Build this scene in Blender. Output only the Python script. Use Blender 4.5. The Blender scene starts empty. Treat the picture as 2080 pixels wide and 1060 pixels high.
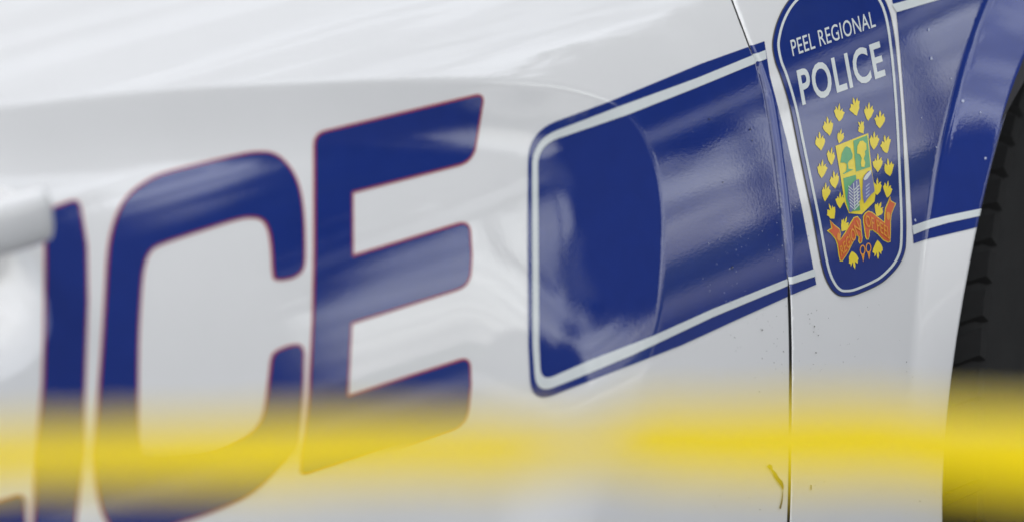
import bpy, bmesh, math, random
import numpy as np
from mathutils import Vector, Matrix, noise
from mathutils.geometry import delaunay_2d_cdt
from math import sin, cos, tan, radians, pi
random.seed(7)
scene = bpy.context.scene
COL = scene.collection

# ------------------------------------------------------------ camera
W, H = 2080.0, 1060.0                      # frame in photograph pixels
FPX, DIST = 14950.0, 5.2
PSI, ELEV, ROLL = radians(49), radians(12.5), radians(4.5)
V = np.array([sin(PSI)*cos(ELEV), cos(PSI)*cos(ELEV), -sin(ELEV)])
r0 = np.array([cos(PSI), -sin(PSI), 0.0]); u0 = np.cross(r0, V)
RT = r0*cos(ROLL) - u0*sin(ROLL)
UP = u0*cos(ROLL) + r0*sin(ROLL)
def ray(px, py):
    px = np.asarray(px, float)[..., None]; py = np.asarray(py, float)[..., None]
    return V + RT*(px - W/2)/FPX + UP*(H/2 - py)/FPX
P0 = np.array([0, 0, 0.70])
_r = ray(1710, 350)
CAM = P0 - _r/np.linalg.norm(_r)*DIST
cd = bpy.data.cameras.new('camera'); cam = bpy.data.objects.new('camera', cd); COL.objects.link(cam)
cam.matrix_world = Matrix(((RT[0], UP[0], -V[0], CAM[0]), (RT[1], UP[1], -V[1], CAM[1]), (RT[2], UP[2], -V[2], CAM[2]), (0, 0, 0, 1)))
cd.sensor_width = 36; cd.sensor_fit = 'HORIZONTAL'; cd.lens = FPX/W*36
cd.clip_start = 0.2; cd.clip_end = 2000
cd.dof.use_dof = True; cd.dof.focus_distance = 5.20; cd.dof.aperture_fstop = 4.6
scene.camera = cam

# ------------------------------------------------------------ daylight
SUN_EL, SUN_AZ = radians(62), radians(255)     # azimuth from +Y towards +X
w = bpy.data.worlds.new('World'); scene.world = w; w.use_nodes = True
nt = w.node_tree; bg = nt.nodes['Background']
sky = nt.nodes.new('ShaderNodeTexSky'); sky.sky_type = 'NISHITA'; sky.sun_disc = False
sky.sun_elevation = SUN_EL; sky.sun_rotation = SUN_AZ
sky.air_density = 1.0; sky.dust_density = 0.8; sky.ozone_density = 1.0
hs = nt.nodes.new('ShaderNodeHueSaturation'); hs.inputs['Saturation'].default_value = 0.20
# high thin cloud: streaky noise on a flat layer overhead
tcw = nt.nodes.new('ShaderNodeTexCoord'); sx = nt.nodes.new('ShaderNodeSeparateXYZ'); nt.links.new(tcw.outputs['Generated'], sx.inputs[0])
az_ = nt.nodes.new('ShaderNodeMath'); az_.operation = 'ADD'; az_.inputs[1].default_value = .12; nt.links.new(sx.outputs[2], az_.inputs[0])
mxz = nt.nodes.new('ShaderNodeMath'); mxz.operation = 'MAXIMUM'; mxz.inputs[1].default_value = .05; nt.links.new(az_.outputs[0], mxz.inputs[0])
cb = nt.nodes.new('ShaderNodeCombineXYZ')
for i_, o_ in ((0, 0), (1, 1)):
    dv = nt.nodes.new('ShaderNodeMath'); dv.operation = 'DIVIDE'; nt.links.new(sx.outputs[o_], dv.inputs[0]); nt.links.new(mxz.outputs[0], dv.inputs[1]); nt.links.new(dv.outputs[0], cb.inputs[i_])
mpw = nt.nodes.new('ShaderNodeMapping'); mpw.inputs['Rotation'].default_value = (0, 0, radians(35)); mpw.inputs['Scale'].default_value = (.45, 1.9, 1)
nt.links.new(cb.outputs[0], mpw.inputs[0])
cn = nt.nodes.new('ShaderNodeTexNoise'); cn.inputs['Scale'].default_value = 1.6; cn.inputs['Detail'].default_value = 7; cn.inputs['Distortion'].default_value = .6
nt.links.new(mpw.outputs[0], cn.inputs['Vector'])
mr = nt.nodes.new('ShaderNodeMapRange'); mr.inputs['From Min'].default_value = .35; mr.inputs['From Max'].default_value = .68; mr.inputs['To Min'].default_value = .7; mr.inputs['To Max'].default_value = 1.6
nt.links.new(cn.outputs[0], mr.inputs['Value'])
cn2 = nt.nodes.new('ShaderNodeTexNoise'); cn2.inputs['Scale'].default_value = 6.5; cn2.inputs['Detail'].default_value = 2.5; cn2.inputs['Distortion'].default_value = .8
nt.links.new(mpw.outputs[0], cn2.inputs['Vector'])
mr2 = nt.nodes.new('ShaderNodeMapRange'); mr2.interpolation_type = 'SMOOTHSTEP'; mr2.inputs['From Min'].default_value = .42; mr2.inputs['From Max'].default_value = .60; mr2.inputs['To Min'].default_value = .74; mr2.inputs['To Max'].default_value = 1.28
nt.links.new(cn2.outputs[0], mr2.inputs['Value'])
mm = nt.nodes.new('ShaderNodeMath'); mm.operation = 'MULTIPLY'; nt.links.new(mr.outputs[0], mm.inputs[0]); nt.links.new(mr2.outputs[0], mm.inputs[1])
ml = nt.nodes.new('ShaderNodeVectorMath'); ml.operation = 'SCALE'; nt.links.new(mm.outputs[0], ml.inputs['Scale'])
nt.links.new(sky.outputs[0], hs.inputs['Color']); nt.links.new(hs.outputs[0], ml.inputs[0]); nt.links.new(ml.outputs[0], bg.inputs['Color'])
bg.inputs['Strength'].default_value = 0.15
sl = bpy.data.lights.new('sun', 'SUN'); sl.energy = 0.7; sl.angle = radians(14); sl.color = (1, .96, .9)
so = bpy.data.objects.new('sun', sl); COL.objects.link(so)
sd = Vector((sin(SUN_AZ)*cos(SUN_EL), cos(SUN_AZ)*cos(SUN_EL), sin(SUN_EL)))
so.rotation_euler = sd.to_track_quat('Z', 'Y').to_euler()
scene.view_settings.view_transform = 'Standard'; scene.view_settings.look = 'None'
scene.view_settings.gamma = 1; scene.view_settings.exposure = 0.68

# ------------------------------------------------------------ materials
def mat(name, col, rough=.4, coat=0, coat_r=.03, spec=.5, noise_amt=0, nscale=40, bump=0, bscale=300, metal=0, bdist=.0004):
    m = bpy.data.materials.new(name); m.use_nodes = True; n = m.node_tree; p = n.nodes['Principled BSDF']
    p.inputs['Base Color'].default_value = (*col, 1); p.inputs['Roughness'].default_value = rough
    p.inputs['Metallic'].default_value = metal
    p.inputs['Coat Weight'].default_value = coat; p.inputs['Coat Roughness'].default_value = coat_r
    p.inputs['Specular IOR Level'].default_value = spec
    tc = n.nodes.new('ShaderNodeTexCoord')
    if noise_amt:
        t = n.nodes.new('ShaderNodeTexNoise'); t.inputs['Scale'].default_value = nscale; t.inputs['Detail'].default_value = 6
        mp = n.nodes.new('ShaderNodeMapRange'); mp.inputs['From Min'].default_value = .3; mp.inputs['From Max'].default_value = .75
        mp.inputs['To Min'].default_value = 1-noise_amt; mp.inputs['To Max'].default_value = 1
        mx = n.nodes.new('ShaderNodeMix'); mx.data_type = 'RGBA'; mx.blend_type = 'MULTIPLY'; mx.inputs[0].default_value = 1
        mx.inputs['A'].default_value = (*col, 1)
        n.links.new(tc.outputs['Object'], t.inputs['Vector']); n.links.new(t.outputs[0], mp.inputs['Value'])
        n.links.new(mp.outputs[0], mx.inputs['B']); n.links.new(mx.outputs['Result'], p.inputs['Base Color'])
    if bump:
        t = n.nodes.new('ShaderNodeTexNoise'); t.inputs['Scale'].default_value = bscale; t.inputs['Detail'].default_value = 3
        b = n.nodes.new('ShaderNodeBump'); b.inputs['Strength'].default_value = bump; b.inputs['Distance'].default_value = bdist
        n.links.new(tc.outputs['Object'], t.inputs['Vector']); n.links.new(t.outputs[0], b.inputs['Height'])
        n.links.new(b.outputs[0], p.inputs['Normal']); n.links.new(b.outputs[0], p.inputs['Coat Normal'])
    return m
M = {}
M['paint'] = mat('white_paint', (.785, .785, .785), .35, 1, .02, noise_amt=.05, nscale=9, bump=.06, bscale=70)
M['blue'] = mat('blue_vinyl', (.010, .030, .205), .5, 1, .03, spec=.05, noise_amt=.10, nscale=60, bump=.035, bscale=500)
M['blue'].node_tree.nodes['Principled BSDF'].inputs['Coat IOR'].default_value = 1.9; M['paint'].node_tree.nodes['Principled BSDF'].inputs['Coat IOR'].default_value = 1.8
M['white_vinyl'] = mat('white_vinyl', (.66, .70, .70), .35, .8, .05, noise_amt=.06, nscale=120)
M['red'] = mat('red_vinyl', (.40, .035, .04), .35, .8, .05)
M['yellow'] = mat('yellow_ink', (.86, .68, .03), .4, .8, .05, noise_amt=.1, nscale=200)
M['green'] = mat('green_ink', (.10, .40, .17), .4, .8, .05, noise_amt=.1, nscale=200)
M['ribbon'] = mat('red_orange_ink', (.62, .10, .02), .4, .8, .05)
M['orange'] = mat('orange_ink', (.75, .30, .02), .4, .8, .05)
M['violet'] = mat('violet_grey_ink', (.16, .17, .38), .4, .8, .05)
M['rubber'] = mat('tyre_rubber', (.010, .0095, .009), .8, noise_amt=.4, nscale=60, bump=.3, bscale=200)
M['liner'] = mat('black_plastic', (.010, .010, .011), .7, bump=.3, bscale=120)
M['gap'] = mat('seam_shadow_rubber', (.012, .012, .013), .8)
M['dirt'] = mat('dirt_and_edge_shade', (.10, .095, .085), .85)  # dirt specks, and the painted shade ring round the crest
M['scuff'] = mat('scuff_brown', (.06, .045, .02), .8, noise_amt=.4, nscale=300)
M['chip'] = mat('pale_scuff', (.42, .46, .60), .7)
M['metal'] = mat('grey_metal', (.35, .36, .37), .35, metal=1)
M['glass'] = mat('dark_window_glass', (.02, .025, .03), .05, spec=.6)
M['asphalt'] = mat('asphalt', (.05, .05, .052), .9, noise_amt=.35, nscale=12, bump=.5, bscale=90, bdist=.01)
M['concrete'] = mat('pale_concrete', (.42, .41, .39), .85, noise_amt=.2, nscale=3)
M['grass'] = mat('verge_grass', (.05, .085, .02), .95, noise_amt=.5, nscale=8)
M['bark'] = mat('bark', (.07, .055, .04), .9, noise_amt=.4, nscale=14)
M['leaf'] = mat('leaf_green', (.04, .08, .022), .7, noise_amt=.4, nscale=2)
M['bridge_white'] = mat('bridge_deck_white', (.80, .81, .82), .5, noise_amt=.08, nscale=1)
M['blocker_grey'] = mat('dark_grey_blocker', (.045, .048, .052), .8, noise_amt=.3, nscale=2)
M['brick'] = mat('brown_brick', (.20, .12, .09), .85, noise_amt=.3, nscale=6)

def tag(o, label=None, cat=None, group=None, kind=None):
    if label: o['label'] = label
    if cat: o['category'] = cat
    if group: o['group'] = group
    if kind: o['kind'] = kind
    return o
def mesh_obj(name, verts, faces, m, parent=None, normals=None, smooth=True):
    me = bpy.data.meshes.new(name)
    me.from_pydata([tuple(map(float, v)) for v in verts] if not isinstance(verts, np.ndarray) else verts.tolist(), [], faces if isinstance(faces, list) else faces.tolist())
    me.materials.append(m)
    if smooth: me.polygons.foreach_set('use_smooth', [True]*len(me.polygons))
    me.update()
    if normals is not None:
        me.normals_split_custom_set_from_vertices([tuple(n) for n in normals])
    o = bpy.data.objects.new(name, me); COL.objects.link(o)
    if parent: o.parent = parent
    return o
def bm_obj(name, bm, m, parent=None, smooth=False):
    bmesh.ops.recalc_face_normals(bm, faces=bm.faces)
    me = bpy.data.meshes.new(name); bm.to_mesh(me); bm.free(); me.materials.append(m)
    if smooth: me.polygons.foreach_set('use_smooth', [True]*len(me.polygons))
    o = bpy.data.objects.new(name, me); COL.objects.link(o)
    if parent: o.parent = parent
    return o
def empty(name, loc=(0, 0, 0), parent=None):
    o = bpy.data.objects.new(name, None); o.location = loc; COL.objects.link(o)
    if parent: o.parent = parent
    return o
def smooth01(t):
    t = np.clip(t, 0, 1); return t*t*(3-2*t)

# ------------------------------------------------------------ the flank of the car as one function y(x, z); +y is into the car
ZT = .70+.8*(np.array([-.10, .35, .50, .60, .70, .80, .88, .96, 1.04, 1.14, 1.50])-.74)
TT = np.radians(np.array([-9, -3, 1.5, 5.2, 9.2, 13.2, 17.5, 24, 32, 36, 38]))
zz = np.linspace(0, 1.3, 1301)
tt = np.interp(zz, ZT, TT)
for _ in range(60): tt[1:-1] = (tt[:-2]+tt[1:-1]*2+tt[2:])/4
yy = np.concatenate([[0], np.cumsum(np.tan((tt[1:]+tt[:-1])/2)*(zz[1]-zz[0]))])
yy -= np.interp(P0[2], zz, yy)
def g_base(x, z):
    dx = x+.44
    return np.interp(z, zz, yy) + np.where(dx > 0, dx*dx/12.8, dx*dx/56) - (.44**2)/12.8
def unproject(px, py, g):
    d = ray(px, py); t = np.full(d.shape[:-1], DIST)
    for _ in range(40):
        p = CAM + d*t[..., None]
        err = g(p[..., 0], p[..., 2]) - p[..., 1]
        t = t + err/1.0*0.9
    return CAM + d*t[..., None]

# the long scallop pressed into the doors
SC = [(-900, 330), (-500, 275), (-250, 240), (0, 217), (300, 187), (650, 168), (900, 164), (1080, 170), (1170, 184), (1250, 213), (1300, 268), (1330, 345), (1343, 430), (1345, 500), (1343, 570), (1338, 640), (1325, 720), (1300, 800), (1270, 900), (1225, 1010), (1170, 1130), (1100, 1270)]
_p = unproject([a for a, b in SC], [b for a, b in SC], g_base)
SXZ = np.stack([_p[:, 0], _p[:, 2]], 1)
# refine as Catmull-Rom
def catmull(P, n=6, closed=False):
    P = np.asarray(P, float); out = []
    N = len(P)
    rng = range(N) if closed else range(N-1)
    for i in rng:
        if closed: a, b, c, d = P[i-1], P[i], P[(i+1) % N], P[(i+2) % N]
        else: a, b, c, d = P[max(i-1, 0)], P[i], P[i+1], P[min(i+2, N-1)]
        for k in range(n):
            t = k/n
            out.append(.5*((2*b)+(-a+c)*t+(2*a-5*b+4*c-d)*t*t+(-a+3*b-3*c+d)*t**3))
    if not closed: out.append(P[-1])
    return np.array(out)
SXZ = catmull(SXZ, 5)
SX_SCALE = .45
def scallop(x, z):
    x = np.asarray(x, float); z = np.asarray(z, float)
    shp = x.shape; X = x.ravel()*SX_SCALE; Z = z.ravel()
    best = np.full(X.shape, 1e9); sgn = np.zeros(X.shape)
    S = SXZ*np.array([SX_SCALE, 1])
    for i in range(len(S)-1):
        a, b = S[i], S[i+1]; e = b-a; L2 = e@e
        tx = X-a[0]; tz = Z-a[1]
        t = np.clip((tx*e[0]+tz*e[1])/L2, 0, 1)
        dx = tx-t*e[0]; dz = tz-t*e[1]; d = np.hypot(dx, dz)
        m = d < best
        best = np.where(m, d, best)
        cr = e[0]*tz-e[1]*tx          # <0 : right-hand side of travel = inside
        sgn = np.where(m, np.where(cr < 0, 1, -1), sgn)
    d = best*sgn
    wd = .048
    k = .0018                                    # radius of the crease
    dd = np.where(d > k, d, np.where(d > -k, (d+k)**2/(4*k), 0))
    dd = np.where(d > k, d, dd)
    q = np.clip(dd/wd, 0, 1)
    s0 = .27
    s0 = s0*(1-.72*(1-smooth01((z.ravel()-.60)/.13))*smooth01((X/SX_SCALE+.43)/.12))
    depth = s0*wd*(q-q**3/3)*1.0
    # the edge of the hollow dies out towards its lower end
    fade = 1
    # past the end of the drawn edge and below it the hollow dies out
    low = smooth01((z.ravel()-.40)/.18)
    return (depth*fade*low).reshape(shp)
HX, HZ = None, None
def g_body(x, z):
    x = np.asarray(x, float); z = np.asarray(z, float)
    y = g_base(x, z) + scallop(x, z)
    if HX is not None:
        y = y + .026*np.exp(-((x-HX)/.082)**6-((z-HZ)/.027)**2)
    return y
_h = unproject([-135.], [652.], g_base)[0]
HX, HZ = _h[0], _h[2]

# the seam between front door and fender
GAP = [(1478, -40), (1490, 0), (1505, 40), (1522, 85), (1540, 130), (1556, 190), (1567, 250), (1576, 310), (1584, 370), (1591, 430), (1598, 500), (1603, 560), (1606, 620), (1608, 700), (1608, 800), (1607, 900), (1606, 1000), (1604, 1060), (1601, 1160)]
_p = unproject([a for a, b in GAP], [b for a, b in GAP], g_base)
GZ, GX = _p[::-1, 2], _p[::-1, 0]
def xgap(z):
    z = np.asarray(z, float); v = np.interp(z, GZ, GX)
    hi = (GX[-1]-GX[-2])/(GZ[-1]-GZ[-2]); lo = (GX[1]-GX[0])/(GZ[1]-GZ[0])
    v = np.where(z > GZ[-1], GX[-1]+(z-GZ[-1])*hi, v)
    return np.where(z < GZ[0], GX[0]+(z-GZ[0])*lo, v)

# the wheel arch
ARCH = [(2080, 165), (2050, 240), (2020, 330), (2002, 400), (1985, 500), (1973, 560), (1952, 711), (1933, 862), (1916, 1060)]
def flare_h(z): return .0135*smooth01((z-.42)/.26)        # how far the lip stands out at the arch edge
_p = unproject([a for a, b in ARCH], [b for a, b in ARCH], lambda x, z: g_base(x, z)-flare_h(z))
AX, AZ = _p[:, 0], _p[:, 2]
_A = np.stack([AX, AZ, np.ones_like(AX)], 1); _s = np.linalg.lstsq(_A, -(AX**2+AZ**2), rcond=None)[0]
ACX, ACZ = -_s[0]/2, -_s[1]/2; AR = math.sqrt(ACX**2+ACZ**2-_s[2])

# ------------------------------------------------------------ panels of the car
HG = .0008                                      # half width of the seam
def g_door(x, z):
    d = np.maximum(xgap(z)-HG-x, 0); r = .0035
    d = np.clip(d, r*.04, r)
    return g_body(x, z) + r-np.sqrt(r*r-(r-d)**2)
def r_fender(z): return .0008+.0070*smooth01((z-.63)/.04)*(1-.75*smooth01((z-.76)/.05))
def arch_d(x, z): return np.hypot(x-ACX, z-ACZ)-AR
def g_fender(x, z):
    r = r_fender(z)
    d = np.clip(x-xgap(z)-HG, r*.04, r)
    y = g_body(x, z) + r-np.sqrt(r*r-(r-d)**2)
    a = arch_d(x, z)
    y = y - flare_h(z)*np.where(a > .042, np.clip((.054-a)/.012, 0, 1)**2*.143, 1-np.maximum(a, 0)*.857/.042)
    k = .006; aa = np.clip(a, k*.03, k)
    return y + k-np.sqrt(k*k-(k-aa)**2)
def normals_of(g, x, z, e=.0004):
    gx = (g(x+e, z)-g(x-e, z))/(2*e); gz = (g(x, z+e)-g(x, z-e))/(2*e)
    n = np.stack([gx, -np.ones_like(gx), gz], -1)
    return n/np.linalg.norm(n, axis=-1, keepdims=True)
def grid_panel(name, X, Z, g, m, parent, flange=True):
    """X, Z 2-D arrays (rows over z, columns over s); column 0 is the seam edge"""
    N = normals_of(g, X, Z); Y = g(X, Z)
    P = np.stack([X, Y, Z], -1)
    if flange:
        P0_ = P[:, :1].copy(); P0_[..., 1] += .018
        P = np.concatenate([P0_, P], 1); N0 = N[:, :1].copy(); N = np.concatenate([N0, N], 1)
    nz, nx = P.shape[:2]
    idx = np.arange(nz*nx).reshape(nz, nx)
    F = np.stack([idx[:-1, :-1], idx[:-1, 1:], idx[1:, 1:], idx[1:, :-1]], -1).reshape(-1, 4)
    # outward (-y) winding
    a, b, c = P.reshape(-1, 3)[F[nx+5][0]], P.reshape(-1, 3)[F[nx+5][1]], P.reshape(-1, 3)[F[nx+5][2]]
    if np.cross(b-a, c-a)[1] > 0: F = F[:, ::-1]
    return mesh_obj(name, P.reshape(-1, 3), F, m, parent, N.reshape(-1, 3))

car = empty('police_car', (0, 0, 0))
tag(car, 'white police car side with blue lettering, striped blue band and coat of arms', 'police car')

zr = np.arange(.20, 1.0601, .0026)
s_ = np.concatenate([[.0001, .0004, .0008, .0013, .0019, .0026, .0035], np.arange(.006, 1.12, .0026)])
Zg, Sg = np.meshgrid(zr, s_, indexing='ij')
front_door = grid_panel('front_door', xgap(Zg)-HG-Sg, Zg, g_door, M['paint'], car)
s2 = np.arange(0, .5, .01); Z2, S2 = np.meshgrid(np.arange(.20, 1.0601, .01), s2, indexing='ij')
XR = -1.22
def xrear(z): return xgap(z)-HG-1.1175
grid_panel('rear_door', xrear(Z2)-.004-S2, Z2, g_body, M['paint'], car)

def cdt_mesh(name, loops, g, off, m, parent, h=.006, extra=None, keep=None):
    """fill closed loops given in (x, z) with a fine triangulation lying on y=g(x,z)"""
    pts, edges = [], []
    for L in loops:
        b = len(pts); n = len(L)
        pts += [tuple(p) for p in L]
        edges += [(b+i, b+(i+1) % n) for i in range(n)]
    A = np.array(pts); lo, hi = A.min(0), A.max(0)
    st = []
    if h:
        gx = np.arange(math.floor(lo[0]/h)*h+h*.37, hi[0], h); gz = np.arange(math.floor(lo[1]/h)*h+h*.61, hi[1], h)
        GXX, GZZ = np.meshgrid(gx, gz); st = list(zip(GXX.ravel(), GZZ.ravel()))
        for E_ in CREASE:
            if lo[0] < E_[0] < hi[0] and lo[1] < E_[1] < hi[1]: st.append(tuple(E_))
    if extra is not None: st += [tuple(e) for e in extra]
    if st:
        # drop points that fall outside the loops or hug the border
        S = np.array(st); inside = np.zeros(len(S), bool); near = np.zeros(len(S), bool)
        for L in loops:
            L = np.asarray(L); n = len(L)
            for i in range(n):
                a, b = L[i], L[(i+1) % n]
                c = ((a[1] > S[:, 1]) != (b[1] > S[:, 1]))
                with np.errstate(divide='ignore', invalid='ignore'):
                    xi = (b[0]-a[0])*(S[:, 1]-a[1])/(b[1]-a[1])+a[0]
                inside ^= c & (S[:, 0] < xi)
                e = b-a; l2 = e@e
                if l2 > 0:
                    t = np.clip(((S-a)@e)/l2, 0, 1)
                    near |= np.hypot(*(S-a-t[:, None]*e).T) < (.0003 if extra is not None else .0006)
        S = S[inside & ~near]; pts += [tuple(p) for p in S]
    v, _, f, *_ = delaunay_2d_cdt([Vector(p) for p in pts], edges, [], 2, 1e-6)
    A = np.array([tuple(p) for p in v]); X, Z = A[:, 0], A[:, 1]
    N = normals_of(g, X, Z); P = np.stack([X, g(X, Z), Z], -1)+N*off
    F = []
    LL = np.concatenate([np.stack([np.asarray(L), np.roll(np.asarray(L), -1, 0)], 1) for L in loops]) if len(loops) > 1 else None
    for t in f:
        a, b, c = A[t[0]], A[t[1]], A[t[2]]
        if LL is not None:
            q = (a+b+c)/3; s1, s2_ = LL[:, 0], LL[:, 1]
            k = (s1[:, 1] > q[1]) != (s2_[:, 1] > q[1]); s1, s2_ = s1[k], s2_[k]
            if int(np.sum(q[0] < (s2_[:, 0]-s1[:, 0])*(q[1]-s1[:, 1])/(s2_[:, 1]-s1[:, 1])+s1[:, 0])) % 2 == 0: continue
        cr = (b[0]-a[0])*(c[1]-a[1])-(b[1]-a[1])*(c[0]-a[0])
        F.append(tuple(t) if cr > 0 else tuple(t)[::-1])
    return mesh_obj(name, P, F, m, parent, N)
# support points along the crease of the scallop
CREASE = []
for i in range(1, len(SXZ)-1):
    tn = (SXZ[i+1]-SXZ[i-1])*np.array([SX_SCALE, 1]); tn /= np.linalg.norm(tn); nn = np.array([-tn[1]/SX_SCALE, tn[0]])
    L_ = np.linalg.norm(SXZ[i+1]-SXZ[i]); n_ = max(1, int(L_/.004))
    for q in range(n_):
        c = SXZ[i]+(SXZ[i+1]-SXZ[i])*q/n_
        for o in (-.0045, -.003, -.0018, -.0009, 0, .0009, .0018, .003, .0045): CREASE.append(c+nn*o)
CREASE = np.array(CREASE)

# fender outline
zf = np.arange(.20, .985, .004)
ang = np.radians(np.arange(0, 181, .8))
def arch_pts(r): return [(ACX+r*cos(a), ACZ+r*sin(a)) for a in ang[::-1]]
arc = [p for p in arch_pts(AR+.0002)]
zlow = .22
left_edge = [(float(xgap(z))+HG+.0001, z) for z in zf]
XF = ACX+AR+.30
arc_l = [p for p in arc if p[1] > zlow]
foot_x = arc[0][0]
outline = left_edge[::-1]                         # down the seam edge
outline += [(x, .20) for x in np.arange(float(xgap(.20))+.01, arc_l[0][0], .006)]
outline += arc_l
outline += [(x, .20) for x in np.arange(arc_l[-1][0]+.001, XF, .02)]
outline += [(XF, z) for z in np.arange(.22, .985, .02)]
outline += [(x, float(zf[-1])+.0) for x in np.arange(XF-.01, left_edge[-1][0]+.008, -.02)]
ex = []
for z in np.arange(.202, .98, .004):
    rr = float(r_fender(z))
    for k in (.04, .1, .2, .35, .55, .8, 1.05, 1.6): ex.append((float(xgap(z))+HG+rr*k+.0001, z))
for a in np.radians(np.arange(1, 180, .6)):
    for d in (.0006, .0013, .0022, .0034, .0048, .0062, .009, .038, .0405, .042, .0435, .0455, .048, .051, .054, .057): ex.append((ACX+(AR+d)*cos(a), ACZ+(AR+d)*sin(a)))
fender = cdt_mesh('front_fender', [outline], g_fender, 0, M['paint'], car, h=.0052, extra=ex)
# folded edges of the fender: along the arch and along the seam
def fold(name, line, g, depth, m, parent):
    P, F, Nn = [], [], []
    for (x, z) in line:
        y = float(g(np.array(x), np.array(z))); P += [(x, y, z), (x, y+depth, z)]
    for i in range(len(line)-1): F.append((2*i, 2*i+1, 2*i+3, 2*i+2))
    return mesh_obj(name, P, F, m, parent)
fold('arch_lip', arc_l, g_fender, .022, M['paint'], car)
fold('fender_edge', left_edge, g_fender, .018, M['gap'], car)
# black rubber behind the seam
P, F = [], []
for z in np.arange(.2, 1.0, .01):
    x = float(xgap(z)); y = float(g_body(np.array(x), np.array(z)))+.0165
    P += [(x-.03, y, z), (x+.03, y, z)]
for i in range(len(P)//2-1): F.append((2*i, 2*i+1, 2*i+3, 2*i+2))
mesh_obj('seam_seal', P, F, M['gap'], car)

# ------------------------------------------------------------ vinyl markings
def densify(L, step=6., closed=True):
    out = []; n = len(L)
    for i in range(n if closed else n-1):
        a = np.array(L[i], float); b = np.array(L[(i+1) % n], float)
        k = max(1, int(math.ceil(np.linalg.norm(b-a)/step)))
        for q in range(k): out.append(a+(b-a)*q/k)
    if not closed: out.append(np.array(L[-1], float))
    return np.array(out)
def round_corners(L, rad):
    """L: points (x, y[, r]); corners are replaced by arcs of that radius"""
    out = []; n = len(L)
    for i in range(n):
        p = np.array(L[i][:2], float); r = L[i][2] if len(L[i]) > 2 else rad
        a = np.array(L[i-1][:2], float); b = np.array(L[(i+1) % n][:2], float)
        if r <= 0: out.append(p); continue
        r1 = min(r, .48*np.linalg.norm(a-p)); r2 = min(r, .48*np.linalg.norm(b-p))
        A, B = p+(a-p)/np.linalg.norm(a-p)*r1, p+(b-p)/np.linalg.norm(b-p)*r2
        for k in range(9):
            t = k/8; out.append((1-t)**2*A+2*t*(1-t)*p+t*t*B)
    return np.array(out)
def grow(L, d):
    L = np.asarray(L, float); keep = [L[0]]
    for p in L[1:]:
        if np.linalg.norm(p-keep[-1]) > .3: keep.append(p)
    L = np.array(keep)
    if np.linalg.norm(L[0]-L[-1]) < .3: L = L[:-1]
    n = len(L); ar = sum(L[i][0]*L[(i+1) % n][1]-L[(i+1) % n][0]*L[i][1] for i in range(n))
    sg = 1 if ar > 0 else -1; out = []
    for i in range(n):
        a = L[i]-L[i-1]; b = L[(i+1) % n]-L[i]
        a /= np.linalg.norm(a); b /= np.linalg.norm(b)
        n1 = np.array([a[1], -a[0]])*sg; n2 = np.array([b[1], -b[0]])*sg
        m = n1+n2; q = m@n1
        out.append(L[i]+m/max(q, .5)*d if q > 1e-3 else L[i]+n1*d)
    return np.array(out)
def to_xz(L, g):
    L = np.asarray(L, float); p = unproject(L[:, 0], L[:, 1], g); return np.stack([p[:, 0], p[:, 2]], 1)
def clip_seam(L, side):
    """keep the part of the loop behind (side -1, door) or ahead (side +1, fender) of the seam"""
    S = np.array(L, float); s = S[:, 0]-xgap(S[:, 1]); lim = side*(HG+.00015)
    d = (s-lim)*side; out = []
    n = len(S)
    for i in range(n):
        j = (i+1) % n
        if d[i] >= 0: out.append(S[i])
        if (d[i] >= 0) != (d[j] >= 0):
            t = d[i]/(d[i]-d[j]); out.append(S[i]+(S[j]-S[i])*t)
    # walk the seam edge finely so that it follows the curve
    res = []; n = len(out)
    for i in range(n):
        a, b = out[i], out[(i+1) % n]; res.append(a)
        on = abs(a[0]-xgap(a[1])-lim) < 1e-4 and abs(b[0]-xgap(b[1])-lim) < 1e-4
        L_ = np.linalg.norm(b-a)
        if on and L_ > .004:
            k = int(L_/.004)
            for q in range(1, k):
                z = a[1]+(b[1]-a[1])*q/k; res.append(np.array([float(xgap(z))+lim, z]))
    return np.array(res)
def seam_extra():
    e = []
    for z in np.arange(.202, .98, .004):
        rr = float(r_fender(z))
        for k in (.1, .2, .35, .55, .8, 1.05, 1.6): e.append((float(xgap(z))+HG+rr*k+.0001, z))
    for z in np.arange(.20, 1.0601, .0026):
        for k in (.0008, .0013, .0019, .0026, .0035, .006, .0086): e.append((float(xgap(z))-HG-k, z))
    return e
SEX = seam_extra()
def decal(name, loops, m, parent, off, g, h=.006, side=None, step=6, extra=None):
    L = [to_xz(densify(l, step), g_body if side else g) for l in loops]
    if side:
        L = [clip_seam(l, side) for l in L]; L = [l for l in L if len(l) > 2]
        if not L: return None
    return cdt_mesh(name, L, g, off, m, parent, h, extra)

OFF = .00035
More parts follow.
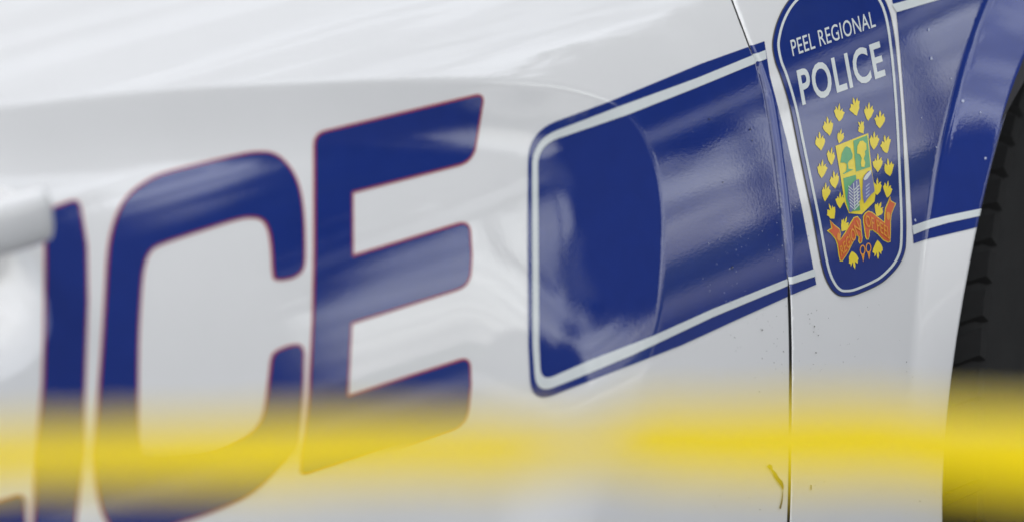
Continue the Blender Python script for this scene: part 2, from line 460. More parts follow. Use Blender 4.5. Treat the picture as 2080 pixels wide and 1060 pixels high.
# --- the big letters
LETTERS = {
 'E': [(640, 274, 22), (980, 193, 16), (958, 327, 30), (713, 390, 4), (713.7, 523, 5), (951, 451, 22), (955, 520, 0), (951, 578, 26), (711, 654, 4), (703, 806, 5), (951, 727, 18), (953, 780, 0), (946, 858, 34), (612, 966, 12), (629, 802, 0), (637, 650, 0), (640, 500, 0)],
}
C_OUT = [(563.7, 565), (556.6, 557), (553, 506), (547, 469), (535, 447), (514, 440), (480, 444), (401, 468.7), (325.5, 494.6), (302, 511), (289, 544), (283, 601), (278, 700), (277, 852), (280, 900), (287, 917), (306, 923), (360, 921), (433, 911), (499.5, 883), (530, 853), (541, 817), (549, 760), (555, 722), (576, 708), (603, 701.5), (613, 712), (613.5, 740), (611.6, 802), (604, 870), (592, 915), (566, 950), (510, 1001), (438, 1034), (357, 1061), (310, 1078), (262, 1084), (228, 1070), (208, 1035), (197, 985), (194, 930), (197, 860), (203, 780), (209, 700), (214.6, 610), (221.7, 506), (236, 445), (259, 402), (292.5, 374), (330, 355.5), (400, 337), (472, 320), (519, 312), (556.6, 316), (585, 341), (604, 379), (613, 431), (615.6, 490), (614, 540), (599, 558), (580, 564)]
I_OUT = [(98, 428, 6), (158, 406, 18), (173, 500, 0), (175, 610, 0), (172, 700, 0), (166, 880, 0), (160, 980, 0), (146, 1095, 20), (62, 1120, 16), (69, 1060, 0), (76, 904, 0), (89, 776, 0), (92, 657, 0), (93, 560, 0), (93, 500, 0)]
L_OUT = [(48, 1006, 18), (50, 1070, 0), (44, 1150, 20), (-300, 1262, 20), (-296, 900, 0), (-286, 590, 20), (-205, 560, 20), (-222, 900, 0), (-222, 1090, 5)]
letter_loops = [('E', round_corners(LETTERS['E'], 5)), ('C', catmull(C_OUT, 3, True)), ('I', round_corners(I_OUT, 5)), ('L', round_corners(L_OUT, 5))]
for ch, L in letter_loops:
    tag(decal('letter_keyline', [grow(L, 4.4)], M['red'], front_door, OFF, g_door), 'thin red edge round the blue letter '+ch)
    tag(decal('letter', [L], M['blue'], front_door, OFF*2, g_door), 'big blue letter '+ch+' with a thin red edge')

# --- the striped band
STR_OUT = [(1552, 84.5, 0), (1424, 130, 0), (1240, 206, 0), (1072, 268, 62), (1071, 480, 0), (1072.5, 700, 0), (1078, 819, 50), (1202, 771, 0), (1385, 700, 0), (1498, 648, 0), (1604, 600, 0), (1657.5, 577.5, 0), (1627.6, 420, 0), (1597, 284, 0), (1563, 155, 0)]
STR_WO = [(1553.6, 102.5, 0), (1413.6, 160, 0), (1250, 219.6, 0), (1079, 285, 55), (1079.5, 480, 0), (1080.5, 700, 0), (1087, 800, 42), (1161.7, 771, 0), (1283, 720.5, 0), (1446, 643.5, 0), (1603, 578.5, 0), (1656.6, 560.5, 0)]
STR_WI = [(1555.6, 120.5, 0), (1413.6, 179, 0), (1278, 232.5, 0), (1091, 296, 42), (1092, 480, 0), (1093.5, 700, 0), (1097, 775, 30), (1202, 728.6, 0), (1324, 682, 0), (1446, 627, 0), (1603, 564, 0), (1652.6, 546, 0)]
so_ = round_corners(STR_OUT, 0)
wo = round_corners(STR_WO, 0); wi = round_corners(STR_WI, 0)
line_loop = np.concatenate([wo, wi[::-1]])
for side, g, par in ((-1, g_door, front_door), (1, g_fender, fender)):
    decal('stripe_band', [so_], M['blue'], par, OFF, g, side=side, extra=SEX)
    if side < 0: decal('stripe_line', [line_loop], M['white_vinyl'], par, OFF*2, g, h=.005, side=side, extra=SEX)
    else:
        for seg in (wo[:4], wo[-4:]): pass
        top = [(1440, 149.5), (1553.6, 102.5), (1555.6, 120.5), (1440, 168)]
        bot = [(1560, 597), (1603, 578.5), (1656.6, 560.5), (1652.6, 546), (1603, 564), (1560, 582)]
        for q in (top, bot): decal('stripe_line', [np.array(q)], M['white_vinyl'], par, OFF*2, g, h=.005, side=side, extra=SEX)
# --- the band ahead of the crest, cut off at the wheel arch
def clip_arch(L):
    S = np.array(L, float); d = arch_d(S[:, 0], S[:, 1])-.0035; out = []; n = len(S)
    for i in range(n):
        j = (i+1) % n
        if d[i] >= 0: out.append(S[i])
        if (d[i] >= 0) != (d[j] >= 0):
            t = d[i]/(d[i]-d[j]); out.append(S[i]+(S[j]-S[i])*t)
    res = []; n = len(out)
    for i in range(n):
        a, b = out[i], out[(i+1) % n]; res.append(a)
        if abs(arch_d(*a)-.0035) < 4e-4 and abs(arch_d(*b)-.0035) < 4e-4 and np.linalg.norm(b-a) > .02:
            t0 = math.atan2(a[1]-ACZ, a[0]-ACX); t1 = math.atan2(b[1]-ACZ, b[0]-ACX)
            k = int(abs(t1-t0)*AR/.004)
            for q in range(1, k):
                t = t0+(t1-t0)*q/k; res.append(np.array([ACX+(AR+.0035)*cos(t), ACZ+(AR+.0035)*sin(t)]))
    return np.array(res)
AEX = [(ACX+(AR+d)*cos(a), ACZ+(AR+d)*sin(a)) for a in np.radians(np.arange(60, 180, .7)) for d in (.0042, .005, .006, .008, .011, .015, .038, .0405, .042, .0435, .0455, .048, .051, .054, .057)]
def decal_arch(name, L, m, off, h=.005):
    xz = clip_arch(to_xz(densify(L, 8), g_base)); return cdt_mesh(name, [xz], g_fender, off, m, fender, h, AEX)
decal_arch('stripe_band', [(1806, -35), (1812, 5), (1820, 26), (1828, 110), (1836, 210), (1845, 330), (1851, 440), (1855, 495), (1990, 449), (2100, 411), (2300, 340), (2420, 120), (2420, -240), (2200, -165), (2000, -100)], M['blue'], OFF)
decal_arch('stripe_line', [(1810, 10), (1846, 0), (1950, -34), (2200, -115), (2420, -190), (2420, -165), (2200, -88), (1907, 0), (1820, 26)], M['white_vinyl'], OFF*2)
decal_arch('stripe_line', [(1851.5, 459), (1915, 437), (1997.5, 412), (2100, 376), (2100, 392), (1994, 427), (1915, 452), (1854, 477)], M['white_vinyl'], OFF*2)

# --- the crest
crest_out = [(1569, 95), (1572, 69), (1579.5, 43), (1592, 17), (1610, -6), (1640, -28), (1680, -42), (1720, -46), (1760, -36), (1785, -14), (1801, 14), (1812, 58), (1822, 140), (1830, 245), (1835, 350), (1838.5, 440), (1838.5, 484), (1836, 510), (1827, 533), (1811, 554), (1785, 576), (1741, 596), (1718, 600.5), (1700, 597), (1683, 578), (1669, 540), (1652.5, 452), (1639.5, 389), (1621, 300), (1604, 218), (1587, 160), (1575, 128)]
CO = catmull(crest_out, 4, True)
CX = 1712.
def inset(L, d): return grow(L, -d)
c_white = inset(CO, 7.5); c_in = inset(CO, 12.5)
crest = decal('crest_decal', [CO], M['blue'], car, OFF*2.2, g_fender, step=5)
tag(crest, 'tall blue rounded decal with a fine white inner border')
decal('edge_shade', [grow(CO, 1.7)], M['dirt'], crest, OFF*1.2, g_fender, step=5)  # dark ring in the dirt colour, painted for the sticker's edge shadow
decal('border_line', [c_white, c_in], M['white_vinyl'], crest, OFF*3, g_fender, h=.004, step=5)

def bilin(q, u, v):
    TL, TR, BL, BR = [np.array(a, float) for a in q]
    return (BL*(1-u)+BR*u)*(1-v)+(TL*(1-u)+TR*u)*v
def islands(verts, faces):
    par = list(range(len(verts)))
    def f(a):
        while par[a] != a: par[a] = par[par[a]]; a = par[a]
        return a
    for p in faces:
        for i in p[1:]: par[f(p[0])] = f(i)
    gr = {}
    for p in faces: gr.setdefault(f(p[0]), []).append(p)
    out = []
    for fs in gr.values():
        ids = sorted({i for p in fs for i in p}); mp = {i: k for k, i in enumerate(ids)}
        out.append(([verts[i] for i in ids], [tuple(mp[i] for i in p) for p in fs]))
    out.sort(key=lambda t: min(v[0] for v in t[0]))
    return out
def text_letters(name, string, quad, m, parent, off, bold=0, spacing=1, warp=None, joined=False):
    c = bpy.data.curves.new('lettering', 'FONT'); c.body = string; c.offset = bold; c.space_character = spacing; c.resolution_u = 4
    o = bpy.data.objects.new('lettering', c); COL.objects.link(o)
    dg = bpy.context.evaluated_depsgraph_get(); me = o.evaluated_get(dg).to_mesh()
    vs = [tuple(v.co) for v in me.vertices]; fs = [tuple(p.vertices) for p in me.polygons]
    o.evaluated_get(dg).to_mesh_clear(); bpy.data.objects.remove(o); bpy.data.curves.remove(c)
    A = np.array(vs); lo, hi = A.min(0), A.max(0)
    if not vs: return
    # merge duplicates so every letter is one island
    key = {}; mp = []
    nv = []
    for v in vs:
        k = (round(v[0], 5), round(v[1], 5))
        if k not in key: key[k] = len(nv); nv.append(v)
        mp.append(key[k])
    fs = [tuple(dict.fromkeys(mp[i] for i in p)) for p in fs]; fs = [p for p in fs if len(p) > 2]
    isl = [(nv, fs)] if joined else islands(nv, fs)
    for V_, F_ in isl:
        pts = []
        for v in V_:
            u_, v_ = (v[0]-lo[0])/(hi[0]-lo[0]), (v[1]-lo[1])/(hi[1]-lo[1])
            p = bilin(quad, u_, v_)
            if warp: p = p+np.array(warp(u_))
            pts.append(p)
        xz = to_xz(pts, g_fender); X, Z = xz[:, 0], xz[:, 1]; N = normals_of(g_fender, X, Z)
        mesh_obj(name, np.stack([X, g_fender(X, Z), Z], -1)+N*off, [tuple(p)[::-1] if False else tuple(p) for p in F_], m, parent, N)
text_letters('crest_letter', 'PEEL REGIONAL', [(1602.5, 83), (1771, 23), (1608.5, 116), (1777, 55.5)], M['white_vinyl'], crest, OFF*3, bold=.004, spacing=1.06)
text_letters('crest_letter', 'POLICE', [(1615, 144), (1784, 84), (1628, 216), (1797, 155.5)], M['white_vinyl'], crest, OFF*3, bold=.020, spacing=1.08)

# leaves
LEAF_R = [(.0, 1), (.20, .64), (.20, .24), (.46, .50), (.72, .64), (.70, .34), (.96, .16), (.84, -.16), (.62, -.48), (.30, -.76), (.0, -1)]
LEAF_L = [(-.34, -.80), (-.66, -.50), (-.88, -.20), (-.98, .08), (-.66, .20), (-.62, .50), (-.40, .36), (-.16, .16), (-.20, .60)]
LEAF = LEAF_R+LEAF_L
leaves = [(1734, 217, -12, 1), (1702, 230, 12, .95), (1762, 227, 14, .95), (1785, 243.5, 10, .98), (1680, 257, -4, 1), (1746, 260, -30, .78), (1704, 277, 26, .78), (1663.5, 287.5, 0, 1), (1773, 286, 12, .95), (1796.5, 293, -6, .98), (1686.5, 318, 14, .95), (1780.5, 331.5, 10, .95), (1667.5, 343.5, 14, .95), (1803, 341, -4, .95), (1692.5, 366, 0, .95), (1779.5, 380, 12, .9), (1800.5, 384.5, 16, .9), (1674, 390, 14, .98), (1704, 407, 10, .85), (1687, 430, -24, .95), (1712.5, 455.5, 42, .9), (1783, 425, 40, .85), (1731, 528, 172, .98), (1780.5, 508, 186, 1)]
for k, (lx, ly, rot, sc) in enumerate(leaves):
    a = radians(rot); pts = []
    jr = random.Random(k)
    flip = -1 if k % 3 == 1 else 1; thin = jr.choice((1, 1, .72))
    for (x, y) in LEAF:
        x *= flip*(thin if x < 0 else 1)
        x *= (1+jr.uniform(-.12, .12)); y *= (1+jr.uniform(-.06, .06))
        X_ = x*cos(a)+y*sin(a); Y_ = -x*sin(a)+y*cos(a)
        pts.append((lx+(X_*10.8-Y_*1.8)*sc, ly-(Y_*19.5+X_*3.2)*sc))
    decal('gold_leaf', [np.array(pts[::flip])], M['yellow'], crest, OFF*3, g_fender, h=0, step=30)

z3 = lambda L: [(x/4.608+1620, y/4.608+380) for x, y in L]
z2 = lambda L: [(x/4.818+1600, y/4.818+180) for x, y in L]
def c_(name, L, m, lay, sm=0, h=0):
    L = np.array(L, float)
    if sm: L = catmull(L, sm, True)
    return decal(name, [L], M[m], crest, OFF*(3+.6*lay), g_fender, h=h, step=12)
# shield
c_('shield', [(1694.5, 297.5), (1761, 271.5), (1764.5, 310), (1769, 350), (1776, 393), (1774, 410), (1762, 422), (1748, 436), (1722, 434), (1713, 412), (1705, 360)], 'yellow', 0)
c_('shield_field', z2([(628, 515), (765, 462), (795, 770), (655, 818)]), 'green', 1)
c_('shield_field', [(1710, 363), (1735.5, 356), (1741, 395), (1744.5, 428), (1722, 431), (1715.5, 410)], 'green', 1)
c_('shield_tree', z2([(502, 730), (515, 640), (545, 580), (565, 570), (600, 590), (622, 650), (618, 690), (590, 710), (575, 735), (582, 790), (630, 795), (590, 815), (535, 842), (525, 838), (560, 810), (565, 745), (540, 728)]), 'green', 1)
c_('shield_tree', z2([(662, 640), (665, 570), (690, 520), (720, 515), (752, 545), (755, 600), (738, 620), (742, 650), (728, 690), (742, 730), (735, 772), (705, 770), (700, 730), (708, 690), (690, 650)]), 'yellow', 2)
oval = [(1733.5+13*cos(t)*(.9)-2*sin(t), 395+34*sin(t)-4*cos(t)) for t in np.linspace(0, 2*pi, 20, endpoint=False)]
oval = z3([(460, 20), (490, -20), (525, -60), (560, -70), (572, 30), (575, 120), (520, 190), (485, 240), (470, 235), (470, 170), (450, 110)])
c_('millstone', oval, 'violet', 2)
for k in range(7):
    x0, y0 = 462+4*k, 30+30*k-40
    c_('wheat_stroke', z3([(458+5*k*.5, y0), (500+2*k, y0+38), (502+2*k, y0+48), (458+5*k*.5, y0+12)]), 'white_vinyl', 3)
    c_('wheat_stroke', z3([(505+1*k, y0+42), (560, y0-10), (562, y0+2), (507+1*k, y0+54)]), 'white_vinyl', 3)
c_('wheat_stroke', z3([(500, -30), (508, -30), (520, 200), (512, 205)]), 'white_vinyl', 4)
c_('wheat_stroke', z3([(530, -50), (537, -52), (548, 170), (541, 176)]), 'white_vinyl', 4)
c_('shield_device', z2([(720, 890), (735, 855), (770, 815), (800, 805), (815, 870), (828, 960), (835, 1010), (800, 1040), (760, 1090), (735, 1130), (722, 1080), (715, 1000), (720, 940)]), 'violet', 2)
c_('device_stroke', z2([(722, 890), (745, 850), (798, 800), (795, 840), (760, 890), (735, 905)]), 'white_vinyl', 3)
for k in range(4):
    c_('device_stroke', z2([(745, 960+34*k), (780, 930+34*k), (784, 938+34*k), (750, 972+34*k)]), 'chip', 3)
# ribbon
RL = [(290, 310), (330, 350), (385, 395), (395, 440), (385, 500), (430, 430), (480, 340), (515, 285), (550, 275), (580, 310), (588, 400), (597, 480), (592, 520), (570, 533), (557, 510), (560, 470), (540, 455), (505, 530), (460, 620), (410, 695), (385, 695), (372, 640), (358, 540), (340, 490), (300, 440), (262, 412), (305, 385)]
RR = [(600, 280), (620, 245), (650, 225), (690, 238), (745, 285), (800, 330), (800, 270), (808, 200), (835, 140), (855, 88), (865, 130), (912, 158), (890, 205), (870, 260), (862, 330), (862, 430), (858, 515), (835, 522), (790, 500), (740, 445), (690, 408), (665, 410), (664, 460), (655, 492), (635, 495), (622, 470), (612, 400), (602, 330)]
for L in (RL, RR):
    Lp = np.array(z3(L))
    c_('ribbon_edge', Lp, 'yellow', 0)
    c_('ribbon', inset(Lp, 1.7), 'ribbon', 1)
c_('ribbon_curl', z3([(362, 430), (385, 450), (388, 490), (372, 510), (355, 480)]), 'orange', 2, 2)
c_('ribbon_curl', z3([(820, 240), (845, 245), (850, 290), (835, 315), (818, 290)]), 'orange', 2, 2)
def q3(a, b, c, d): return z3([a, b, c, d])
text_letters('ribbon_lettering', 'REGION', q3((378, 560), (535, 310), (392, 655), (578, 410)), M['orange'], crest, OFF*5, bold=.01, joined=True, warp=lambda u: (0, 3*sin(u*pi)))
text_letters('ribbon_lettering', 'OF PEEL', q3((612, 262), (848, 395), (622, 375), (852, 500)), M['orange'], crest, OFF*5, bold=.01, joined=True, warp=lambda u: (0, -4*sin(u*pi)))
for (kx, ky) in ((598, 590), (653, 570)):
    ring_o = [(kx+27*cos(t), ky+48*sin(t)) for t in np.linspace(0, 2*pi, 16, endpoint=False)]
    ring_i = [(kx+18*cos(t), ky+36*sin(t)) for t in np.linspace(0, 2*pi, 16, endpoint=False)]
    decal('pendant_ring', [np.array(z3(ring_o)), np.array(z3(ring_i))], M['orange'], crest, OFF*3, g_fender, h=0, step=12)
    c_('pendant_tip', z3([(kx-22, ky+10), (kx, ky+52), (kx+22, ky+2), (kx+14, ky+70), (kx+6, ky+112), (kx-4, ky+70)]), 'orange', 0)

# --- wear
def fleck(name, L, m, g, par, off=OFF*2.6): return decal(name, [np.array(L, float)], M[m], par, off, g, h=0, step=40)
z8 = lambda L: [(x/2.12+1480, y/2.12+560) for x, y in L]
fleck('scuff_mark', z8([(158, 822), (172, 810), (182, 816), (186, 834), (200, 846), (212, 868), (228, 884), (234, 905), (230, 925), (222, 905), (205, 884), (192, 866), (186, 850), (174, 832)]), 'scuff', g_door, front_door)
fleck('scuff_mark', z8([(228, 925), (231, 926), (228, 970), (220, 1002), (214, 1000), (223, 968)]), 'scuff', g_door, front_door)
fleck('scuff_mark', z8([(348, 898), (353, 900), (353, 918), (349, 922)]), 'scuff', g_fender, fender)
rs = random.Random(11)
def flecks(name, spots, m, g, par, label):
    V_, F_ = [], []
    for (x, y, r) in spots:
        n = 6; b = len(V_); a0 = rs.uniform(0, 6)
        for k in range(n): V_.append((x+r*rs.uniform(.5, 1.2)*cos(a0+k*2*pi/n)*.8, y+r*rs.uniform(.5, 1.3)*sin(a0+k*2*pi/n)))
        F_.append(tuple(range(b, b+n))[::-1])
    xz = to_xz(V_, g); X, Z = xz[:, 0], xz[:, 1]; N = normals_of(g, X, Z)
    o = mesh_obj(name, np.stack([X, g(X, Z), Z], -1)+N*OFF*2.6, F_, M[m], par, N); tag(o, label, kind='stuff')
sp = [(1480+x/2.12, 560+y/2.12, r) for x, y, r in [(140, 233, 2), (22, 265, 1.6), (128, 497, 1.6), (232, 325, 1.7), (365, 217, 2), (372, 330, 1.8), (382, 256, 1.5), (283, 257, 1.4), (338, 165, 1.4), (345, 185, 1.2), (352, 160, 1.2), (362, 240, 1.2), (225, 380, 1.2), (110, 437, 1.3), (345, 205, 1.1), (375, 148, 1.1), (408, 885, 1.2), (130, 1005, 1.4), (360, 380, 1.1), (390, 408, 1.0), (140, 355, 1.2), (205, 270, 1.0), (165, 195, 1.0), (190, 290, .9), (232, 240, .9), (820, 968, 1.4), (762, 370, 1.6)]]
sp += [(rs.gauss(1560, 55), rs.gauss(690, 60), rs.uniform(.5, .9)) for _ in range(35)] + [(rs.uniform(1340, 1900), rs.uniform(610, 1050), rs.uniform(.5, 1.0)) for _ in range(70)]
bad = lambda x: 1594 < x < 1618
flecks('dirt_specks', [s for s in sp if s[0] < 1595], 'dirt', g_door, front_door, 'tiny brown dirt specks on the white paint')
flecks('dirt_specks', [s for s in sp if s[0] > 1618], 'dirt', g_fender, fender, 'tiny brown dirt specks on the white paint')
sb = [(1485, 543, 3), (1522, 264, 2.2), (1526, 286, 1.8), (1467, 371, 1.8), (1438, 243, 2)] + [(rs.uniform(1420, 1590), rs.uniform(440, 620), rs.uniform(.6, 1.3)) for _ in range(35)] + [(rs.uniform(1350, 1570), rs.uniform(230, 520), rs.uniform(.4, .7)) for _ in range(30)]
sb = [s for s in sb if s[1] < 600-(s[0]-1498)*.42+30 or s[0] < 1500]
flecks('chip_specks', sb[5:], 'chip', g_door, front_door, 'pale chips and grit on the blue band')
flecks('dirt_specks', sb[:5], 'gap', g_door, front_door, 'dark grit on the blue band')
flecks('chip_specks', [(1954, 206, 4), (1885, 62, 3.5), (1890, 120, 4), (2000, 322, 3.5), (1857, 448, 3), (1900, 300, 2), (1930, 160, 2), (1870, 240, 1.6), (1990, 230, 2.2), (1640, 480, 2), (1635, 455, 2.4), (1613, 420, 1.6), (1700, 64, 1.5)], 'chip', g_fender, fender, 'pale water spots on the blue band')

# ------------------------------------------------------------ door handle
hp = unproject([-26.], [430.], g_base)[0]
def loft(name, secs, m, parent, cap=True):
    """secs: list of rings of equal count"""
    V_, F_ = [], []; n = len(secs[0])
    for r in secs: V_ += [tuple(p) for p in r]
    for i in range(len(secs)-1):
        for k in range(n): F_.append((i*n+k, i*n+(k+1) % n, (i+1)*n+(k+1) % n, (i+1)*n+k))
    if cap: F_ += [tuple(range(n))[::-1], tuple((len(secs)-1)*n+k for k in range(n))]
    bm = bmesh.new(); vv = [bm.verts.new(v) for v in V_]
    for f in F_: bm.faces.new([vv[i] for i in f])
    return bm_obj(name, bm, m, parent, smooth=True)
def ell(cx, cy, cz, ry, rz, n=20, p=2.6):
    out = []
    for k in range(n):
        t = 2*pi*k/n; c, s = cos(t), sin(t)
        out.append((cx, cy+ry*math.copysign(abs(c)**(2/p), c), cz+rz*math.copysign(abs(s)**(2/p), s)))
    return out
handle = empty('door_handle', tuple(hp)); handle.parent = car
hy = hp[1]-.030
secs = []
HL = .21
for t in np.linspace(0, 1, 26):
    x = -t*HL
    e = min(t, 1-t)*HL
    f = math.sqrt(max(0, 1-(1-min(1, e/.010))**2))*.98+.02
    zc = -.004*cos(t*pi); yb = -.010*sin(t*pi)
    secs.append(ell(x+.028, yb-.028, zc+.001, .0085*f, .0170*f+.001))
loft('grip', secs, M['paint'], handle)
for xx in (.006, -.155):
    loft('bracket', [ell(xx-.0+.0, -.026, 0, .001, .011), ell(xx, -.026, 0, .009, .012), ell(xx+.004, .0, 0, .009, .014), ell(xx+.005, .03, 0, .009, .014)][1:], M['paint'], handle)
bm = bmesh.new(); bmesh.ops.create_cone(bm, cap_ends=True, segments=20, radius1=.006, radius2=.006, depth=.004, matrix=Matrix.Translation((-.155, -.0385, 0)) @ Matrix.Rotation(pi/2, 4, 'X'))
bm_obj('key_lock', bm, M['metal'], handle)

# ------------------------------------------------------------ wheel, arch liner, sill, glass
yf = float(g_body(np.array(ACX-.3), np.array(.5)))
TR_, TWD = .375, .235; WC = (ACX, yf+.125+TWD/2, TR_+.002); STEER = radians(20)
tyre = empty('tyre', WC); tyre.parent = car; tyre.rotation_euler.z = STEER
prof = [(.225, -.100), (.235, -.116), (.300, -.1235), (.345, -.117), (.361, -.104), (.3665, -.085), (.3675, -.03), (.3675, .03), (.3665, .085), (.361, .104), (.345, .117), (.300, .1235), (.235, .116), (.225, .100)]
bm = bmesh.new(); rings = []
NS = 120
for k in range(NS):
    a = 2*pi*k/NS; rings.append([bm.verts.new((r*cos(a), y, r*sin(a))) for r, y in prof])
for k in range(NS):
    A_, B_ = rings[k], rings[(k+1) % NS]
    for j in range(len(prof)-1): bm.faces.new((A_[j], A_[j+1], B_[j+1], B_[j]))
tb = bm_obj('carcass', bm, M['rubber'], tyre, smooth=True)
def block(y0, y1, r0_, r1_, a0, a1, skew):
    bm = bmesh.new(); L = []
    for r, ins in ((r0_, 0), (r1_, .002)):
        for (yy_, s) in ((y0, 0), (y1, 1)):
            rr = r - (.010*max(0, (abs(yy_)-.085)/.025)**1.5)
            for a in (a0+ins/.37, a1-ins/.37):
                aa = a+skew*(yy_); L.append(bm.verts.new((rr*cos(aa), yy_+(ins if s == 0 else -ins), rr*sin(aa))))
    v = L
    for f in ((0, 1, 3, 2), (4, 5, 7, 6), (0, 1, 5, 4), (2, 3, 7, 6), (0, 2, 6, 4), (1, 3, 7, 5)): bm.faces.new([v[i] for i in f])
    bmesh.ops.recalc_face_normals(bm, faces=bm.faces)
    me = bpy.data.meshes.new('tread_block'); bm.to_mesh(me); bm.free(); me.materials.append(M['rubber']); return me
NB = 76; da = 2*pi/NB
rows = [(-.113, -.066, 1.1), (-.058, -.024, 1.8), (-.017, .017, 0), (.024, .058, -1.8), (.066, .113, -1.1)]
bl = [block(a, b, .3655, TR_, -da*.40, da*.40, s) for a, b, s in rows]
for j in (3, 4):                                 # the two inner rows, out of sight: one mesh each
    bm = bmesh.new()
    for k in range(NB):
        n0 = len(bm.verts); bm.from_mesh(bl[j]); bm.verts.ensure_lookup_table()
        bmesh.ops.rotate(bm, verts=bm.verts[n0:], cent=(0, 0, 0), matrix=Matrix.Rotation(-(k+.5*(j % 2))*da, 3, 'Y'))
    tag(bm_obj('inner_tread', bm, M['rubber'], tyre), kind='stuff')
for j, me in enumerate(bl[:3]):
    for k in range(NB):
        o = bpy.data.objects.new('tread_block', me); COL.objects.link(o); o.parent = tyre
        o.rotation_euler = (0, -(k+.5*(j % 2))*da, 0)
# rim
bm = bmesh.new(); rp = [(.03, -.05), (.07, -.055), (.075, -.02), (.19, -.03), (.205, -.085), (.226, -.108), (.232, -.112), (.226, -.100), (.215, .02), (.215, .1)]
rr_ = []
for k in range(60):
    a = 2*pi*k/60; rr_.append([bm.verts.new((r*cos(a), y, r*sin(a))) for r, y in rp])
for k in range(60):
    for j in range(len(rp)-1): bm.faces.new((rr_[k][j], rr_[k][j+1], rr_[(k+1) % 60][j+1], rr_[(k+1) % 60][j]))
rim = bm_obj('wheel_rim', bm, M['metal'], car, smooth=True); rim.location = WC; rim.rotation_euler.z = STEER
# liner: inner drum over the wheel
P, F = [], []
for k, a in enumerate(np.radians(np.arange(-25, 206, 3))):
    for y in (yf+.012, yf+.40): P.append((ACX+(AR+.006)*cos(a), y, ACZ+(AR+.006)*sin(a)))
n = len(P)//2
for i in range(n-1): F.append((2*i, 2*i+1, 2*i+3, 2*i+2))
mesh_obj('arch_liner', P, F, M['liner'], car)
P = [(ACX, yf+.38, ACZ)]+[(ACX+(AR+.01)*cos(a), yf+.38, ACZ+(AR+.01)*sin(a)) for a in np.radians(np.arange(-30, 211, 6))]
mesh_obj('liner_back', P, [(0, i, i+1) for i in range(1, len(P)-1)], M['liner'], car)
# sill, upper door frame and window glass, hood: what lies just outside the frame
def strip(name, prof, x0, x1, m, nx=20):
    P, F = [], []
    xs = np.linspace(x0, x1, nx)
    for x in xs:
        for (y, z) in prof: P.append((x, y+float(g_base(np.array(x), np.array(.7))), z))
    k = len(prof)
    for i in range(nx-1):
        for j in range(k-1): F.append((i*k+j, i*k+j+1, (i+1)*k+j+1, (i+1)*k+j))
    return mesh_obj(name, P, F, m, car)
ysl = float(np.interp(.2, zz, yy)); ytp = float(np.interp(1.06, zz, yy)); yft = float(np.interp(.98, zz, yy))
strip('sill', [(ysl+.012, .205), (ysl+.002, .19), (ysl+.01, .16), (ysl+.06, .15), (ysl+.5, .15)], -1.75, .13, M['paint'])
strip('window_seal', [(ytp-.002, 1.0602), (ytp+.004, 1.075), (ytp+.02, 1.078)], -1.75, -.16, M['liner'])
strip('window_glass', [(ytp+.012, 1.07), (ytp+.12, 1.25), (ytp+.26, 1.42)], -1.75, -.45, M['glass'])
strip('hood', [(yft+.004, .981), (yft+.03, .990), (yft+.25, 1.02), (yft+.8, 1.05)], -.13, XF, M['paint'])

# ------------------------------------------------------------ police tape, hanging much nearer to the camera
m = bpy.data.materials.new('yellow_tape_plastic'); m.use_nodes = True; n = m.node_tree; p = n.nodes['Principled BSDF']
p.inputs['Base Color'].default_value = (.84, .63, .0, 1); p.inputs['Roughness'].default_value = .22; p.inputs['Specular IOR Level'].default_value = .22
tr = n.nodes.new('ShaderNodeBsdfTranslucent'); tr.inputs['Color'].default_value = (.84, .63, .0, 1)
mx = n.nodes.new('ShaderNodeMixShader'); mx.inputs[0].default_value = .35
n.links.new(p.outputs[0], mx.inputs[1]); n.links.new(tr.outputs[0], mx.inputs[2]); n.links.new(mx.outputs[0], n.nodes['Material Output'].inputs['Surface'])
M['tape'] = m
TD = 2.58
def tape_point(px, py): d = ray(px, py); return CAM+d*TD
TP = []
ctrl_x = [-9000, -3000, 0, 400, 800, 1050, 1110, 1240, 1300, 2080, 4000, 13000]
ctrl_y = [1290, 985, 908, 898, 890, 884, 882, 880, 876, 872, 825, 290]
ctrl_t = [80, 60, 60, 60, 62, 68, 75, 75, 66, 62, 64, 80]         # tilt of the ribbon from facing the camera (degrees)
TW = .063
V_, F_ = [], []
xs = np.concatenate([np.linspace(-8500, -300, 60), np.linspace(-280, 2380, 200), np.linspace(2420, 13000, 60)])
NW = 9
hv = np.array([V[0], V[1], 0]); hv /= np.linalg.norm(hv)
for i, px in enumerate(xs):
    py = np.interp(px, ctrl_x, ctrl_y); th = radians(np.interp(px, ctrl_x, ctrl_t))
    c = tape_point(px, py)
    wd = UP*cos(th)+V*sin(th)                   # top side leans away: its upper face looks at the sky
    for k in range(NW):
        q = (k/(NW-1)-.5)*TW*np.interp(px, [-3000, 0, 800, 1200, 1500], [1, .66, .76, 1, 1])
        b = .0016*noise.noise(Vector((px*.004, q*60, 3)))+.0010*noise.noise(Vector((px*.013, q*120, 9)))
        b -= np.interp(px, [0, 900, 1300, 1800, 2080], [.034, .026, .014, .016, .034])*(q/TW)**2                     # the ribbon is curled: its lower edge turns under
        V_.append(c+wd*q+np.cross(RT, wd)*b)
for i in range(len(xs)-1):
    for k in range(NW-1): F_.append((i*NW+k, i*NW+k+1, (i+1)*NW+k+1, (i+1)*NW+k))
tape = mesh_obj('barrier_tape', np.array(V_), F_, M['tape'])
tag(tape, 'yellow plastic police tape stretched across in front of the car', 'tape')

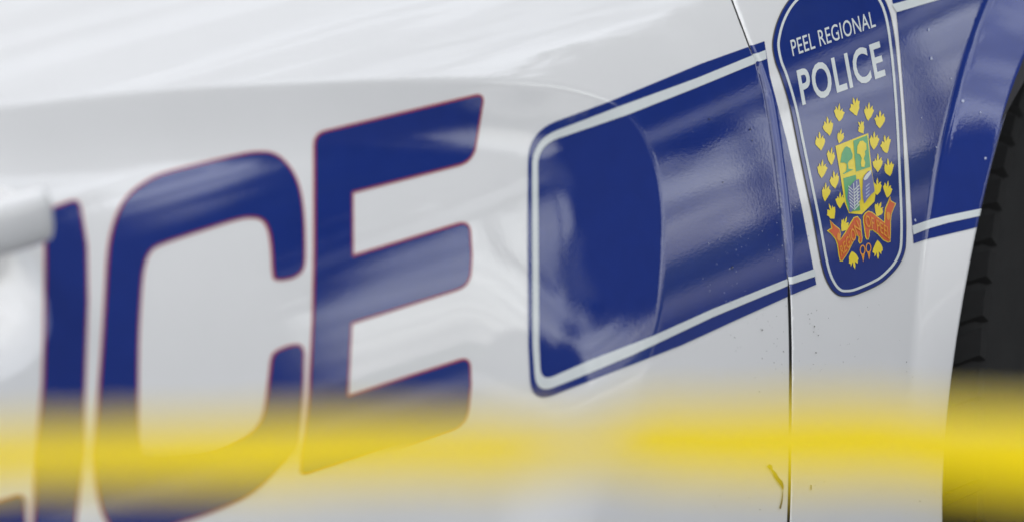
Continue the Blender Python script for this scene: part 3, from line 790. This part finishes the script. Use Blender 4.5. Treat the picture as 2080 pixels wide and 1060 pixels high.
# ------------------------------------------------------------ ground and road, then unseen things added to shape the paint's reflections
tag(mesh_obj('ground', [(-400, -400, -.004), (400, -400, -.004), (400, 400, -.004), (-400, 400, -.004)], [(0, 1, 2, 3)], M['grass'], smooth=False), kind='structure')
def turned_box(name, az, dist, w0, w1, d0, d1, z0, z1, m, parent=None, kind=None):
    """a box across the line of sight az degrees round from the car's own side"""
    f = np.array([sin(radians(az)), -cos(radians(az)), 0]); s = np.array([f[1], -f[0], 0])*-1
    bm = bmesh.new(); L = []
    for z in (z0, z1):
        for a, b in ((w0, d0), (w1, d0), (w1, d1), (w0, d1)):
            p = f*(dist+b)+s*a; L.append(bm.verts.new((p[0], p[1], z)))
    for q in ((0, 1, 2, 3), (4, 5, 6, 7), (0, 1, 5, 4), (1, 2, 6, 5), (2, 3, 7, 6), (3, 0, 4, 7)): bm.faces.new([L[i] for i in q])
    return bm_obj(name, bm, m, parent)
tag(turned_box('road', 52, 0, -200, 200, -60, 12.5, -.3, 0, M['asphalt']), kind='structure')
tag(turned_box('pavement', 52, 12.5, -200, 200, 0, 5, -.3, .12, M['concrete']), kind='structure')
FW = np.array([sin(radians(50)), -cos(radians(50)), 0]); SW = np.array([-FW[1], FW[0], 0])
b = empty('reflection_bridge', (0, 0, 0)); tag(b, 'added pale bridge out of view, giving the paint a light streak', 'bridge')  # added, never in view: its deck puts a pale streak into the reflections
turned_box('deck', 50, 30, -45, 45, 0, 2.2, 4.0, 4.40, M['bridge_white'], b)
for wx in (-44, 44): turned_box('pier', 50, 30.4, wx-.5, wx+.5, 0, 1.4, 0, 3.998, M['concrete'], b)
b = empty('reflection_blocker', (0, 0, 0)); tag(b, 'added dark grey box out of view, darkening the reflections in the blue band', 'reflection blocker')  # added, never in view: keeps bright sky out of the band's reflections
turned_box('wall', 38.5, 26, -1.5, 2.7, 0, 6, 0, 8.6, M['blocker_grey'], b)
turned_box('roof', 38.5, 25.8, -1.7, 2.9, 0, 6.4, 8.602, 8.9, M['concrete'], b)
rt = random.Random(5)
def tree_meshes(seed):
    r_ = random.Random(seed); bm = bmesh.new(); blobs = [(r_.uniform(-1.9, 1.9), r_.uniform(-1.5, 1.5), r_.uniform(4.3, 8.8), r_.uniform(.9, 1.7)) for _ in range(22)]
    for (a, d, h_, rad) in blobs:
        for _ in range(150):
            v = Vector((r_.gauss(0, 1), r_.gauss(0, 1), r_.gauss(0, 1))).normalized()*rad*r_.random()**.35
            p = Vector((a, d, h_))+v; s1 = r_.uniform(.14, .30)
            ax = Vector((r_.uniform(-1, 1), r_.uniform(-1, 1), r_.uniform(-1, 1))).normalized(); bx = ax.orthogonal().normalized()*s1; cx_ = ax.cross(bx)
            bm.faces.new([bm.verts.new(p+bx), bm.verts.new(p+cx_), bm.verts.new(p-bx), bm.verts.new(p-cx_)])
    me = bpy.data.meshes.new('crown'); bm.to_mesh(me); bm.free(); me.materials.append(M['leaf'])
    bm = bmesh.new()
    bmesh.ops.create_cone(bm, cap_ends=True, segments=10, radius1=.20, radius2=.10, depth=5.2, matrix=Matrix.Translation((0, 0, 2.6)))
    for k in range(5):
        a = k*1.3; d = Vector((cos(a)*.6, sin(a)*.6, 1)).normalized()
        bmesh.ops.create_cone(bm, cap_ends=True, segments=7, radius1=.08, radius2=.03, depth=2.4, matrix=Matrix.Translation(Vector((0, 0, 3.6+.3*k))+d*1.2) @ d.to_track_quat('Z', 'Y').to_matrix().to_4x4())
    mt = bpy.data.meshes.new('trunk'); bm.to_mesh(mt); bm.free(); mt.materials.append(M['bark'])
    return me, mt
tm = [tree_meshes(k) for k in range(3)]
for k in range(7, 19):  # added unseen row: crowns darken the upper reflections, bright sky stays below
    t = empty('reflection_tree', tuple(FW*(35+rt.uniform(-1, 1))+SW*(-37+k*4.0+rt.uniform(-.5, .5)))); t.rotation_euler.z = rt.uniform(0, 6)
    tag(t, 'leafy street tree in the row beyond the footbridge', 'tree', 'street trees beyond the footbridge')
    for nm, me in zip(('crown', 'trunk'), tm[k % 3]):
        o = bpy.data.objects.new(nm, me); COL.objects.link(o); o.parent = t
